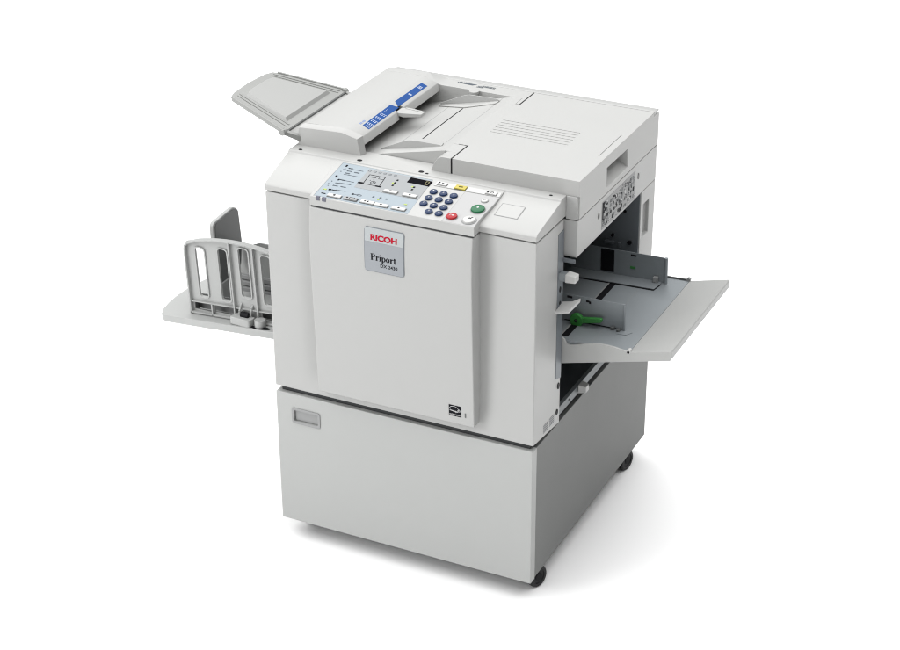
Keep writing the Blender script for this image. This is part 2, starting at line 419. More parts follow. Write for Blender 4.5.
# display
MB().prism(F_panel, [(0.3288, 0.0950), (0.3862, 0.0938), (0.3856, 0.1160), (0.3286, 0.1175)], 0.0002, 0.0014).build('display', DISP, cp, 0.0004)
mb = MB(); mb.ribbon(lambda u, v, h: F_panel(u, v, 0.0014 + h), [(0.3728, 0.0985), (0.3800, 0.0983), (0.3800, 0.1115), (0.3728, 0.1117)], 0.0012, -0.0002, 0.0003, closed=True)
mb.build('display_digit', DIGIT, cp, smooth=False)
# flat white push buttons with small symbols
def pushb(cx, cy, w=0.0345, d=0.0105, m=WHITEP, sk=-0.0006, sym=None, hh=0.0042):
    MB().prism(F_panel, rect(cx - w / 2 - 0.001, cx + w / 2 + 0.001, cy - d / 2 - 0.001, cy + d / 2 + 0.001), -0.0005, 0.0012).build('button_well', DGREY, cp)
    MB().prism(F_panel, rect(cx - w / 2, cx + w / 2, cy - d / 2, cy + d / 2), 0.0005, hh).build('push_button', m, cp, 0.0010)
    Fh = lambda u, v, h: F_panel(u, v, hh + h)
    if sym: 
        q = MB(); sym(q, Fh, cx, cy); q.build('button_symbol', INK, cp, smooth=False)
def s_dot(q, F, x, y): q.prism(F, rect(x - 0.0028, x + 0.0022, y - 0.0022, y + 0.0026), -0.0003, 0.0003)
def s_tri(q, F, x, y): q.prism(F, [(x - 0.003, y + 0.003), (x + 0.0035, y), (x - 0.003, y - 0.003)], -0.0003, 0.0003)
def s_trl(q, F, x, y): q.prism(F, [(x + 0.003, y + 0.003), (x - 0.0035, y), (x + 0.003, y - 0.003)], -0.0003, 0.0003); q.prism(F, rect(x - 0.008, x - 0.005, y - 0.002, y + 0.002), -0.0003, 0.0003)
def s_dia(q, F, x, y): q.prism(F, [(x, y + 0.0028), (x + 0.003, y), (x, y - 0.0028), (x - 0.003, y)], -0.0003, 0.0003)
def s_sq(q, F, x, y):
    q.prism(F, rect(x - 0.011, x - 0.007, y - 0.001, y + 0.003), -0.0003, 0.0003)
    q.ribbon(F, [(x - 0.002, y - 0.003), (x + 0.010, y - 0.003), (x + 0.010, y + 0.003), (x - 0.002, y + 0.003)], 0.0008, -0.0003, 0.0003, closed=True)
pushb(0.3132, 0.0433, sym=s_dot); pushb(0.3632, 0.0430, sym=s_dia)
pushb(0.1974, -0.0150, sym=s_dot); pushb(0.2393, -0.0145, m=MGREY, sym=s_sq); pushb(0.2836, -0.0147, sym=s_trl)
pushb(0.3199, -0.0158, sym=s_tri); pushb(0.3645, -0.0160, sym=s_dia)
# strip buttons at the top
def s_bar(q, F, x, y): q.prism(F, [(x - 0.010, y - 0.004), (x - 0.007, y - 0.004), (x - 0.006, y + 0.004), (x - 0.009, y + 0.004)], -0.0003, 0.0003); q.prism(F, [(x - 0.001, y + 0.003), (x + 0.005, y + 0.0006), (x - 0.001, y - 0.0015)], -0.0003, 0.0003)
def s_pow(q, F, x, y):
    q.prism(F, [(x - 0.011, y - 0.004), (x - 0.007, y - 0.004), (x - 0.006, y + 0.004), (x - 0.010, y + 0.004)], -0.0003, 0.0003)
    q.ribbon(F, oval(x + 0.002, y, 0.0035, 0.003, 10), 0.0011, -0.0003, 0.0003, closed=True)
def s_txt(q, F, x, y):
    for dx in (-0.0045, -0.002, 0.0008, 0.0034): q.prism(F, rect(x + dx, x + dx + 0.0017, y - 0.0018, y + 0.0024), -0.0003, 0.0003)
pushb(0.4130, 0.1125, 0.024, 0.012, sym=s_bar); pushb(0.5375, 0.1125, 0.027, 0.012, sym=s_pow)
pushb(0.4603, 0.1115, 0.0275, 0.0150, m=YEL, sym=s_txt)
# numeric keys
keys = [(0.4081, 0.0751, '1'), (0.4341, 0.0744, '2'), (0.4600, 0.0742, '3'), (0.4092, 0.0478, '4'), (0.4347, 0.0478, '5'), (0.4602, 0.0475, '6'), (0.4090, 0.0218, '7'), (0.4350, 0.0212, '8'), (0.4606, 0.0206, '9'), (0.4358, -0.0053, '0'), (0.4612, -0.0055, '#')]
for x, y, t in keys:
    MB().prism(F_panel, oval(x, y, 0.0104, 0.0104), -0.0005, 0.0008).build('key_ring', GREYR, cp)
    MB().dome(F_panel, x, y, 0.0095, 0.0095, 0.0052).build('number_key', KEYB, cp)
    text_mesh('key_digit', t, lambda u, v, h: F_panel(u, v, 0.0052 + h), x - 0.0016, x + 0.0016, y - 0.0022, y + 0.0028, INKW, cp, h=0.0003)
def round_button(name, x, y, r, h, m, ringm, rr):
    MB().dome(F_panel, x, y, r * rr, r * rr, 0.0018, prof=((1, 0), (1, .6), (0.97, 1.0), (0.9, 1.0))).build('button_ring', ringm, cp)
    MB().dome(F_panel, x, y, r, r, h).build(name, m, cp)
round_button('stop_button', 0.4945, -0.0068, 0.0128, 0.0062, RED, MGREY, 1.10)
round_button('start_button', 0.5372, 0.0401, 0.0162, 0.0066, GREEN, MGREY, 1.10)
round_button('proof_button', 0.5378, -0.0074, 0.0148, 0.0062, WHITEP, MGREY, 1.18)
round_button('reset_button', 0.5358, 0.0794, 0.0080, 0.0040, WHITEP, MGREY, 1.14)
FT = lambda k: (lambda u, v, h: F_panel(u, v, k + h))
text_mesh('stop_lettering', 'C/    ', FT(0.0062), 0.4890, 0.4940, -0.0090, -0.0040, INKW, cp, h=0.0003)
q = MB(); q.prism(FT(0.0062), rect(0.4950, 0.4995, -0.0088, -0.0048), -0.0003, 0.0003); q.build('stop_mark', INKW, cp, smooth=False)
q = MB(); q.prism(FT(0.0066), [(0.5370, 0.0375), (0.5400, 0.0410), (0.5370, 0.0450), (0.5340, 0.0410)], -0.0003, 0.0003); q.build('start_mark', INKW, cp, smooth=False)
q = MB(); q.ribbon(FT(0.0062), [(0.5370, -0.0020), (0.5370, -0.0075), (0.5420, -0.0075), (0.5420, -0.0010)], 0.0012, -0.0003, 0.0003); q.ribbon(FT(0.0062), [(0.5395, -0.0060), (0.5440, 0.0000)], 0.0016, -0.0003, 0.0003); q.build('proof_mark', INK, cp, smooth=False)
q = MB(); q.ribbon(FT(0.0040), [(0.5345, 0.0770), (0.5365, 0.0820), (0.5385, 0.0800)], 0.0009, -0.0003, 0.0003); q.build('reset_mark', INK, cp, smooth=False)
# little lamps and printed legends
mb = MB()
for x, y, w, d in ((0.2995, 0.0812, 0.004, 0.0055), (0.3505, 0.0810, 0.004, 0.0055), (0.3012, 0.0055, 0.0042, 0.0048), (0.3706, 0.0066, 0.0075, 0.0034), (0.1612, 0.0058, 0.0075, 0.0040)):
    mb.prism(F_panel, rect(x - w / 2, x + w / 2, y - d / 2, y + d / 2), 0.0002, 0.0012)
mb.build_each('indicator_lamp', LIME, cp, smooth=False)
dgm = MB(); mk = MB(); mg = MB(); icn = MB()
def R_(m_, x0, x1, y0, y1): m_.prism(F_panel, rect(x0, x1, y0, y1), 0.0002, 0.0010)
# document diagram
q = [(0.2336, 0.0570), (0.2762, 0.0560), (0.2712, 0.0975), (0.2300, 0.0975)]
dgm.ribbon(F_panel, q, 0.0016, 0.0002, 0.0010, closed=True)
dgm.ribbon(F_panel, [(0.2318, 0.0880), (0.2500, 0.0880), (0.2500, 0.0945)], 0.0012, 0.0002, 0.0010)
dgm.ribbon(F_panel, [(0.2585, 0.0945), (0.2585, 0.0870), (0.2715, 0.0870)], 0.0010, 0.0002, 0.0010)
dgm.ribbon(F_panel, oval(0.2541, 0.0680, 0.0060, 0.0055, 12), 0.0014, 0.0002, 0.0010, closed=True)
R_(dgm, 0.2530, 0.2552, 0.0664, 0.0696)
R_(dgm, 0.2195, 0.2325, 0.0545, 0.0615); R_(dgm, 0.2660, 0.2815, 0.0540, 0.0590); R_(dgm, 0.2425, 0.2440, 0.0735, 0.0760); R_(dgm, 0.2650, 0.2665, 0.0640, 0.0660); R_(dgm, 0.2490, 0.2500, 0.0780, 0.0800)
for x in (0.2223, 0.2365, 0.2497, 0.2630, 0.2767, 0.2902):
    icn.ribbon(F_panel, [(x - 0.0035, 0.1105), (x + 0.0030, 0.1105), (x + 0.0028, 0.1150), (x - 0.0030, 0.1150)], 0.0007, 0.0002, 0.0010, closed=True)
for x, y in ((0.3046, 0.0955), (0.3042, 0.0835), (0.3043, 0.0715), (0.3556, 0.0800), (0.3556, 0.0695)):
    R_(mk, x - 0.0025, x + 0.0022, y - 0.003, y + 0.003)
for x, y in ((0.2847, 0.0123), (0.3024, 0.0138), (0.3182, 0.0133)): R_(mg, x - 0.0025, x + 0.0022, y - 0.0022, y + 0.0022)
# left column legends: rules with short word-like runs of ticks
for x0, x1, y in ((0.1790, 0.2085, 0.1060), (0.1700, 0.2100, 0.0800), (0.1840, 0.2105, 0.0550), (0.1800, 0.2100, 0.0420), (0.1870, 0.2120, 0.0120)):
    R_(mg, x0, x1, y - 0.0006, y + 0.0006)
def word(m_, x, y, n):
    ink = INK if m_ is mk else INKG; m_ = MB()
    for i in range(n):
        w = random.uniform(0.0009, 0.0016); R_(m_, x, x + w, y - random.uniform(0.001, 0.002), y + random.uniform(0.0012, 0.0022)); x += w + 0.0008
    m_.build('caption_text', ink, cp, smooth=False)
word(mk, 0.168, 0.108, 6); word(mg, 0.170, 0.0960, 7); word(mg, 0.190, 0.0950, 7); word(mg, 0.1705, 0.0860, 6)
word(mk, 0.172, 0.0550, 7); word(mg, 0.170, 0.0390, 6); word(mg, 0.170, 0.0270, 7); word(mg, 0.190, 0.0280, 7); word(mk, 0.178, 0.0085, 6)
for x, y, w, d in ((0.1587, 0.1160, 0.0045, 0.0075), (0.1580, 0.0655, 0.0050, 0.0080), (0.1705, 0.0540, 0.0035, 0.0060), (0.1725, 0.0080, 0.0070, 0.0060), (0.1880, -0.0085, 0.0060, 0.0050), (0.1660, -0.0115, 0.0110, 0.0030), (0.2334, 0.0075, 0.0055, 0.0045)):
    R_(mk, x - w / 2, x + w / 2, y - d / 2, y + d / 2)
icn.ribbon(F_panel, oval(0.2497, 0.0078, 0.0060, 0.0028, 12), 0.0012, 0.0002, 0.0010, closed=True)
R_(mg, 0.2365, 0.2430, 0.0068, 0.0084)
for x, y in ((0.158, 0.098), (0.156, 0.088), (0.157, 0.042), (0.155, 0.030), (0.158, 0.022), (0.160, 0.102)): R_(mg, x, x + 0.0028, y, y + 0.0022)
dgm.build('document_diagram', INK, cp, smooth=False); icn.build('icon_row', INKG, cp, smooth=False); mk.build_each('symbol_mark', INK, cp, smooth=False); mg.build_each('caption_mark', INKG, cp, smooth=False)
mb = MB()
for x in (0.1560, 0.1722): mb.box(x, x + 0.0100, -0.0312, -0.0250, 0.9890, 0.9986)
mb.build_each('memory_tab', mat('tab_violet_grey', (0.12, 0.12, 0.165), 0.4), cp, 0.0006)

# scanner base -------------------------------------------------------------------------
mb = MB().box(-0.0195, 0.730, 0.1655, 0.684, 0.8720, 0.9640)
sb = mb.build('scanner_base', LIGHT, dup, 0.002)
MB().box(-0.014, 0.7275, 0.170, 0.680, 0.9630, 0.9664).build('scanner_seam', GAP, dup)
mb = MB(); mb.box(-0.0195, 0.6660, 0.2072, 0.684, 0.9668, 1.0050)
mb.box(0.7003, 0.7280, 0.1655, 0.2070, 0.9665, 1.0232)
mb.box(0.3720, 0.6660, 0.2072, 0.648, 1.0052, 1.0232)
ub = mb.build('scanner_frame', LIGHT, dup, 0.0008)
Fs2 = F_side(0.730)
pl = MB().prism(Fs2, [(0.3155, 0.8810), (0.5400, 0.8765), (0.5330, 0.9500), (0.3155, 0.9510)], -0.0004, 0.0006).build('pictogram_label', mat('label_grey', (0.33, 0.335, 0.335), 0.5), sb, smooth=False)
m1, m2, m3 = MB(), MB(), MB(); rnd = random.Random(11); kk = 0
for i in range(11):
    for j in range(4):
        cx = 0.330 + i * 0.0195 + rnd.uniform(-.004, .004); cy = 0.890 + j * 0.0165 + rnd.uniform(-.003, .003)
        for q_ in range(3):
            kk += 1
            M_ = rnd.choice((m1, m1, m2, m3, m3)); w = rnd.uniform(.0025, .0065); h_ = rnd.uniform(.0025, .0062)
            x = cx + rnd.uniform(-.005, .005); y = cy + rnd.uniform(-.004, .004)
            p = [(x - w, y - h_ * rnd.uniform(.4, 1)), (x + w * rnd.uniform(.3, 1), y - h_), (x + w, y + h_ * rnd.uniform(.2, 1)), (x - w * rnd.uniform(.2, .9), y + h_)]
            p = [(min(max(a, .318), .531), min(max(b, .8825), .948)) for a, b in p]
            if rnd.random() < .4: M_.ribbon(Fs2, p, 0.0012, 0.0004, 0.0009 + kk * 0.000002, closed=True)
            else: M_.prism(Fs2, p, 0.0004, 0.0009 + kk * 0.000002)
m1.prism(Fs2, rect(0.3185, 0.3245, 0.9050, 0.9490), 0.0004, 0.00125); m1.prism(Fs2, rect(0.3245, 0.3330, 0.9430, 0.9490), 0.0004, 0.00126)
m1.build('black_pictogram', INK, sb, smooth=False); m2.build('white_pictogram', mat('pictogram_pale', (0.6, 0.6, 0.6), .5), sb, smooth=False); m3.build('grey_pictogram', mat('pictogram_grey', (0.14, 0.15, 0.155), .5), sb, smooth=False)
mb = MB(); mb.prism(Fs2, oval(0.2960, 0.9255, 0.004, 0.008), 0.0001, 0.0014); mb.prism(Fs2, oval(0.5560, 0.9275, 0.004, 0.008), 0.0001, 0.0014)
mb.build_each('screw_head', STEEL, sb)

# platen cover ---------------------------------------------------------------------------
slab = MB()
outl = [(0.3660, 0.1655), (0.3705, 0.1655), (0.7310, 0.1655), (0.7310, 0.6500), (0.3700, 0.6500), (0.3700, 0.2085)]
lo, hi = [], []
slab.prism(F_top(0), [(0.4102, 0.1690), (0.7310, 0.1690), (0.7310, 0.6490), (0.4102, 0.6490), (0.4102, 0.5570), (0.3965, 0.5570), (0.3965, 0.5995), (0.3720, 0.5995), (0.3720, 0.2564), (0.3848, 0.2564), (0.3848, 0.2592), (0.4102, 0.2592)], 1.0236, 1.0620)
skirt = MB().box(0.6700, 0.7310, 0.1730, 0.6490, 0.9668, 1.0500)
skirt2 = MB().box(0.6900, 0.7310, 0.6400, 0.6850, 0.9668, 1.0508)
ops = [(skirt, 'UNION'), (skirt2, 'UNION')]
ops.append((MB().loft([[(0.735, y, z) for y, z in ((0.3390, 0.9810), (0.4735, 0.9830), (0.4690, 1.0310), (0.3370, 1.0320))], [(0.7305, y, z) for y, z in ((0.3390, 0.9815), (0.4730, 0.9835), (0.4690, 1.0310), (0.3370, 1.0320))], [(0.6860, y, z) for y, z in ((0.3420, 1.0130), (0.4660, 1.0140), (0.4650, 1.0305), (0.3410, 1.0310))]]), 'DIFFERENCE'))
gr = MB()
for i in range(6):
    y = 0.3620 + i * 0.0165; o_ = i * 0.0006
    gr.box(0.4185 - o_, 0.6210 - o_, y - 0.0014, y + 0.0014, 1.0600, 1.07)
gr.box(0.7118, 0.7140, 0.328, 0.474, 1.0602, 1.07)
ops.append((gr, 'DIFFERENCE'))
me = boolean(slab, ops)
pc = link('platen_cover', me, TOPM, dup, 0.0012, 2)
# block to the left of the hinge gap with its curved end
rings = []
bl = MB()
prof_end = [(0.3540, 1.0232), (0.3565, 1.0290), (0.3605, 1.0380), (0.3660, 1.0480), (0.3720, 1.0560), (0.3800, 1.0608), (0.3860, 1.0620), (0.4063, 1.0620), (0.4063, 1.0233)]
bl.prism(F_y(), prof_end, 0.1690, 0.2085); bl.box(0.3722, 0.4063, 0.2085, 0.2560, 1.0233, 1.0620)
bk = bl.build('hinge_block', TOPM, dup, 0.0012, 2)
mb = MB(); mb.box(0.4064, 0.4101, 0.1700, 0.2590, 1.0236, 1.0608); mb.box(0.3860, 0.4063, 0.2562, 0.2590, 1.0300, 1.0608); mb.box(0.4064, 0.4101, 0.5572, 0.6490, 1.0236, 1.0608); mb.box(0.3970, 0.4063, 0.5572, 0.5598, 1.03, 1.0608)
mb.build_each('hinge_gap_dark_fill', BLACK, dup)  # black strips laid in the hinge gap, painting its shade darker

# document feeder: inclined tray + housing + rear strip -----------------------------------
df = MB()
df.prism(F_y(), [(0.10, 1.0055), (0.3718, 1.0055), (0.3718, 1.0608), (0.3660, 1.0600), (0.3610, 1.0588), (0.1200, zt(0.12))], 0.2090, 0.6000)
# keep clear of the hinge block: carved away in front
me = boolean(df, [(MB().box(0.3535, 0.42, 0.15, 0.2089, 1.0, 1.08), 'DIFFERENCE')])
dft = link('document_feeder_tray', me, TOPM, dup, 0.0008, 2)
tl = MB()
tl.prism(F_doc, rect(0.2630, 0.2668, 0.3050, 0.5300), -0.001, 0.0004); tl.build('guide_slot', BLACK, dft, smooth=False)
tl = MB(); tl.prism(F_doc, rect(0.3455, 0.3465, 0.2700, 0.5960), 0.0001, 0.0004); tl.prism(F_doc, rect(0.2150, 0.2158, 0.2750, 0.5900), 0.0001, 0.0004)
tl.build_each('crease_line', MGREY, dft, smooth=False)
# side guides
def guide(y, sgn, fl):
    pts = [(0.1835, zt(0.1835) + 0.003), (0.2520, 1.0540), (0.2640, 1.0572), (0.2780, 1.0580), (0.3420, 1.0585), (0.3480, 1.0565), (0.3494, zt(0.3494) - 0.001), (0.1835, zt(0.1835) - 0.001)]
    dz = 0.004 if sgn < 0 else 0.0
    g = MB().prism(F_y(), [(a, b + (dz if i not in (6, 7) else 0)) for i, (a, b) in enumerate(pts)], y - 0.0012, y + 0.0012)
    go = g.build('document_guide', LIGHT, dft, 0.0006)
    MB().prism(F_doc, fl, 0.0006, 0.0028).build('guide_flange', TOPM, dft, 0.0006)
guide(0.2425, 1, [(0.1850, 0.2440), (0.3480, 0.2440), (0.3440, 0.2600), (0.3000, 0.2660), (0.2500, 0.2660)])
guide(0.5690, -1, [(0.1830, 0.5675), (0.1830, 0.5590), (0.2675, 0.5320), (0.3440, 0.5480), (0.3480, 0.5540), (0.3480, 0.5675)])
MB().tube((0.2660, 0.5940, 1.0565), (0.2660, 0.5940, 1.0635), 0.0130).build('guide_knob', TOPM, dft, 0.001)
# housing
pf = [(-0.0060, 1.0236), (-0.0050, 1.0660), (0.0020, 1.0740), (0.0100, 1.0768), (0.1175, 1.0795), (0.1240, 1.0785), (0.1595, 1.0665), (0.1612, 1.0645), (0.1660, 1.0455), (0.1250, 1.0425), (0.1200, 1.0140), (0.0, 1.0100)]
hs = MB().prism(F_y(), pf, 0.1935, 0.6000)
notch = MB().box(0.148, 0.18, 0.3760, 0.4090, 1.03, 1.075)
hsm = boolean(hs, [(notch, 'DIFFERENCE')])
hou = link('document_feeder_housing', hsm, TOPM, dup, 0.0012, 2)
mb = MB().box(0.1300, 0.1485, 0.3765, 0.4085, 1.0440, 1.0668); mb.build('slider_well', BLACK, hou)
def xr(pts, y): return [(a, y, b) for a, b in pts]
c0 = [(-0.0085, 1.0236), (-0.0050, 1.0670), (0.0000, 1.0685), (0.1100, 1.0742), (0.1150, 1.0738), (0.1550, 1.0640), (0.1640, 1.0236)]
c1 = [(-0.0085, 1.0236), (-0.0060, 1.0700), (0.0040, 1.0758), (0.1180, 1.0806), (0.1245, 1.0800), (0.1625, 1.0685), (0.1700, 1.0236)]
cap = MB().loft([xr(c0, 0.1760), xr([(a, b + 0.0005) if i not in (0, 6) else (a, b) for i, (a, b) in enumerate(c0)], 0.1765), xr(c1, 0.1922)]).build('end_cap', TOPM, hou, 0.0012, 2)
mb = MB().prism(F_y(), [(a + (0.0015 if a < .06 else -0.0015), b - 0.0015) for a, b in c1], 0.1923, 0.1934); mb.build('cap_seam', GAP, hou)
# size label on the sloping face
HS = (1.0785 - 1.0665) / (0.1595 - 0.1240)
def F_slope(u, v, h): return (v, u, 1.0785 - (v - 0.1240) * HS + h)
mb = MB()
mb.prism(F_slope, [(0.2400, 0.1365), (0.3890, 0.1340), (0.3955, 0.1540), (0.2360, 0.1550)], 0.0001, 0.0005)
mb.prism(F_slope, [(0.4140, 0.1335), (0.5600, 0.1340), (0.5600, 0.1510), (0.3985, 0.1510)], 0.0001, 0.0005)
mb.build('size_label', BLUEP, hou, smooth=False)
mb = MB(); kk = 0
for y in (0.262, 0.283, 0.306, 0.330):
    mb.prism(F_slope, rect(y, y + 0.0016, 0.1368, 0.1545), 0.0003, 0.0008); 
    for v in (0.1395, 0.1445, 0.1495): mb.prism(F_slope, rect(y - 0.008, y - 0.003, v, v + 0.0018), 0.0003, 0.0008)
for y in (0.345, 0.352, 0.359): mb.prism(F_slope, rect(y, y + 0.0025, 0.1400, 0.1415), 0.0003, 0.0008)
for y in (0.476, 0.480, 0.528, 0.533, 0.5385):
    mb.prism(F_slope, rect(y, y + 0.0022, 0.138, 0.147), 0.0003, 0.0008)
for y in (0.242, 0.249):
    for v in (0.1420, 0.1470, 0.1510): mb.prism(F_slope, rect(y, y + 0.004, v, v + 0.0016), 0.0003, 0.0008)
mb.build('size_tick', mat('tick_white', (.62, .68, .8), .5), hou, smooth=False)
mb = MB()
for y in (0.240, 0.246, 0.254, 0.260): mb.prism(F_slope, rect(y, y + 0.004, 0.1270, 0.1315), 0.0001, 0.0005)
mb.build('size_unit_mark', mat('pale_blue_print', (.25, .34, .62), .5), hou, smooth=False)
# size slider tab
mb = MB(); mb.loft([[(0.1560, 0.3720, 1.0575), (0.1560, 0.4060, 1.0575), (0.1560, 0.4060, 1.0655), (0.1560, 0.3720, 1.0655)],
                    [(0.1780, 0.3700, 1.0550), (0.1780, 0.4110, 1.0550), (0.1780, 0.4110, 1.0668), (0.1780, 0.3700, 1.0668)],
                    [(0.2200, 0.3880, 1.0560), (0.2200, 0.4100, 1.0560), (0.2200, 0.4100, 1.0640), (0.2200, 0.3880, 1.0640)]])
mb.build('size_slider', TOPM, hou, 0.0015)
mb = MB(); mb.loft([[(0.1700, 0.3995, 1.0660), (0.1700, 0.4060, 1.0660), (0.1700, 0.4060, 1.0685), (0.1700, 0.3995, 1.0685)], [(0.2150, 0.4000, 1.0630), (0.2150, 0.4060, 1.0630), (0.2150, 0.4060, 1.0665), (0.2150, 0.4000, 1.0665)]]).build('slider_ridge', TOPM, hou, 0.0008)
# rear strip of the feeder
pr = [(-0.0060, 1.0060), (-0.0055, 1.0660), (0.0020, 1.0738), (0.0100, 1.0766), (0.1175, 1.0793), (0.1240, 1.0783), (0.1560, 1.0645), (0.1700, 1.0622), (0.4062, 1.0619), (0.4062, 1.0060)]
rs = MB().loft([xr(pr, 0.6006), xr(pr, 0.6300), xr([(a, min(b, 1.0640)) for a, b in pr], 0.6505)]).build('feeder_rear_strip', TOPM, dup, 0.0010, 2)
F = F_top(1.0622)
mb = MB(); r2 = random.Random(4)
mb.prism(F, [(0.2080, 0.6330), (0.2440, 0.6300), (0.2530, 0.6390), (0.2160, 0.6410)], 0.0, 0.0005)
for i in range(7): x = 0.2000 + i * 0.004; mb.prism(F, rect(x, x + 0.0022, 0.6340 + (i % 2) * .003, 0.6400 + (i % 3) * .002), 0.0, 0.00055)
for i in range(14):
    x = 0.2600 + i * 0.0034; mb.prism(F, rect(x, x + r2.uniform(.0012, .0026), 0.6290, 0.6335), 0.0, 0.0005)
    if i < 6: mb.prism(F, rect(x - 0.002, x + r2.uniform(.0002, .0008), 0.6230, 0.6270), 0.0, 0.0005)
    if i > 2: mb.prism(F, rect(x, x + r2.uniform(.0012, .0026), 0.6355, 0.6390), 0.0, 0.0005)
mb.build('face_up_mark', INKG, rs, smooth=False)
MB().box(0.3969, 0.4062, 0.5600, 0.6004, 1.0236, 1.0619).build('hinge_block', TOPM, dup, 0.0008)
# rear hinge cover
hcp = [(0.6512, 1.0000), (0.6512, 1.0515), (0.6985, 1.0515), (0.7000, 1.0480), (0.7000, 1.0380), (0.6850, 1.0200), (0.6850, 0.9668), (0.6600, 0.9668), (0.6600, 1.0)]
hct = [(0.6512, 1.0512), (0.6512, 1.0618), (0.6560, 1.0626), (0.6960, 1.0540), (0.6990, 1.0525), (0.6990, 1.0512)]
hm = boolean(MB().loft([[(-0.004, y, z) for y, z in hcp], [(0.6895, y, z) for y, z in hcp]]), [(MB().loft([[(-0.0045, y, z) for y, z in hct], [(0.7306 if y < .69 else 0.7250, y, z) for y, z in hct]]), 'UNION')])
link('rear_hinge_cover', hm, LIGHT, dup, 0.0015, 3)  # slightly darker plastic than the platen cover, standing in for shade on this slope

# smoked document output tray --------------------------------------------------------------
ZS = 0.222
def F_smoke(u, v, h): return (u, v, 1.0605 + (-0.03 - u) * ZS + h)
o1 = [(-0.0300, 0.1460), (-0.0300, 0.4670), (-0.2000, 0.4150), (-0.2120, 0.4060), (-0.2200, 0.3800), (-0.2240, 0.3060), (-0.2205, 0.2320), (-0.2130, 0.2060), (-0.2050, 0.1990)]
dt = MB().prism(F_smoke, o1, -0.0015, 0.0015).build('document_output_tray', SMOKE, dup, 0.0012)
mb = MB()
mb.loft([[F_smoke(*p, 0.0012) for p in [(-0.052, 0.198), (-0.052, 0.418), (-0.190, 0.376), (-0.199, 0.345), (-0.199, 0.268), (-0.190, 0.240)]],
         [F_smoke(*p, 0.0085) for p in [(-0.058, 0.206), (-0.058, 0.410), (-0.188, 0.368), (-0.193, 0.345), (-0.193, 0.268), (-0.188, 0.248)]]])
mb.build('raised_field', SMOKE2, dt, smooth=False)
mb = MB()
mb.ribbon(F_smoke, [(-0.0300, 0.1480), (-0.2040, 0.2008)], 0.006, -0.004, 0.0070)
mb.ribbon(F_smoke, [(-0.0300, 0.4650), (-0.2000, 0.4130)], 0.006, -0.004, 0.0045)
mb.build_each('tray_rim', SMOKE, dt, 0.0012)
mb = MB()
for k in range(2): mb.ribbon(F_smoke, [(-0.040, 0.178 + k * 0.012), (-0.205, 0.2255 + k * 0.0105)], 0.0030, 0.0008, 0.0034)
for k in range(2): mb.ribbon(F_smoke, [(-0.040, 0.4340 + k * 0.012), (-0.203, 0.3860 + k * 0.0105)], 0.0030, 0.0008, 0.0034)
mb.build_each('tray_rib', SMOKE, dt, 0.0008)
mb = MB()
mb.loft([[(-0.036, y, z) for y, z in ((0.146, 1.056), (0.158, 1.056), (0.158, 1.066), (0.146, 1.066))], [(0.001, y, z) for y, z in ((0.177, 1.030), (0.192, 1.030), (0.192, 1.044), (0.177, 1.044))]])
mb.tube((-0.034, 0.1440, 1.0600), (-0.034, 0.1620, 1.0600), 0.0075)
mb.loft([[(-0.036, y, z) for y, z in ((0.455, 1.056), (0.466, 1.056), (0.466, 1.064), (0.455, 1.064))], [(-0.004, y, z) for y, z in ((0.448, 1.045), (0.460, 1.045), (0.460, 1.054), (0.448, 1.054))]])
mb.tube((-0.034, 0.4520, 1.0600), (-0.034, 0.4690, 1.0600), 0.0070)
mb.build_each('hinge_arm', SMOKE, dt, 0.001)
mb = MB(); mb.tube((-0.0290, 0.1640, 1.0590), (-0.0290, 0.4520, 1.0590), 0.0022); mb.build('hinge_rod', DGREY, dt)
MB().loft([[(-0.030, 0.150, 1.0545), (-0.030, 0.462, 1.0545), (-0.0052, 0.450, 1.0470), (-0.0070, 0.186, 1.0290)], [(-0.030, 0.150, 1.0570), (-0.030, 0.462, 1.0570), (-0.0052, 0.450, 1.0500), (-0.0070, 0.186, 1.0320)]]).build('tray_inlet', TOPM, dt, 0.0006)

# delivery tray on the left -----------------------------------------------------------------
def zd(x): return 0.507 + 0.066 * (x + 0.087)
def F_del(u, v, h): return (u, v, zd(u) + h)
o2 = [(-0.0130, 0.1400), (-0.4180, 0.1400), (-0.4350, 0.1500), (-0.4470, 0.1750), (-0.4545, 0.2150), (-0.4580, 0.2600), (-0.4540, 0.3150), (-0.4400, 0.3720), (-0.4150, 0.4300), (-0.3800, 0.4800), (-0.3300, 0.5200), (-0.2700, 0.5400), (-0.0130, 0.5400)]
dl = MB().prism(F_del, o2, -0.0205, 0.0).build('delivery_tray', TRAYP, dup, 0.0035, 3)
# slotted side fence in front
ztop = lambda x: 0.7215 - 0.95 * (x + 0.185) ** 2 - (0.0 if x > -0.33 else 0)
xs_ = [-0.350 + 0.335 * i / 20 for i in range(21)]
def fence_mesh(y0, y1):
    def Fy(u, v, h): return (u - (v - 0.495) * 0.042, h, v)
    p = [(-0.3550, 0.4920), (-0.0150, 0.5120)] + [(x, ztop(x)) for x in reversed(xs_)] + [(-0.3545, 0.6880)]
    plate = MB().prism(Fy, p, y0, y1)
    slots = [(-0.3245, -0.2985, 0.5440, 0.6835), (-0.2560, -0.2290, 0.5460, 0.6930), (-0.1935, -0.1650, 0.5690, 0.7065), (-0.1275, -0.0990, 0.5600, 0.6990), (-0.0640, -0.0370, 0.5600, 0.6900)]
    return Fy, plate, slots
Fy, plate, slots = fence_mesh(0.1790, 0.1830)
cut = MB()
for a, b, c, d in slots: cut.prism(Fy, rrect(a, b, c, d, 0.009), 0.16, 0.20)
for a, b in ((-0.3460, -0.2915), (-0.2835, -0.2240), (-0.1400, -0.0700)): cut.prism(Fy, rect(a, b, zd(a) + 0.012, zd(a) + 0.034 + (b - a) * 0.03), 0.16, 0.20)
fme = boolean(plate, [(cut, 'DIFFERENCE')])
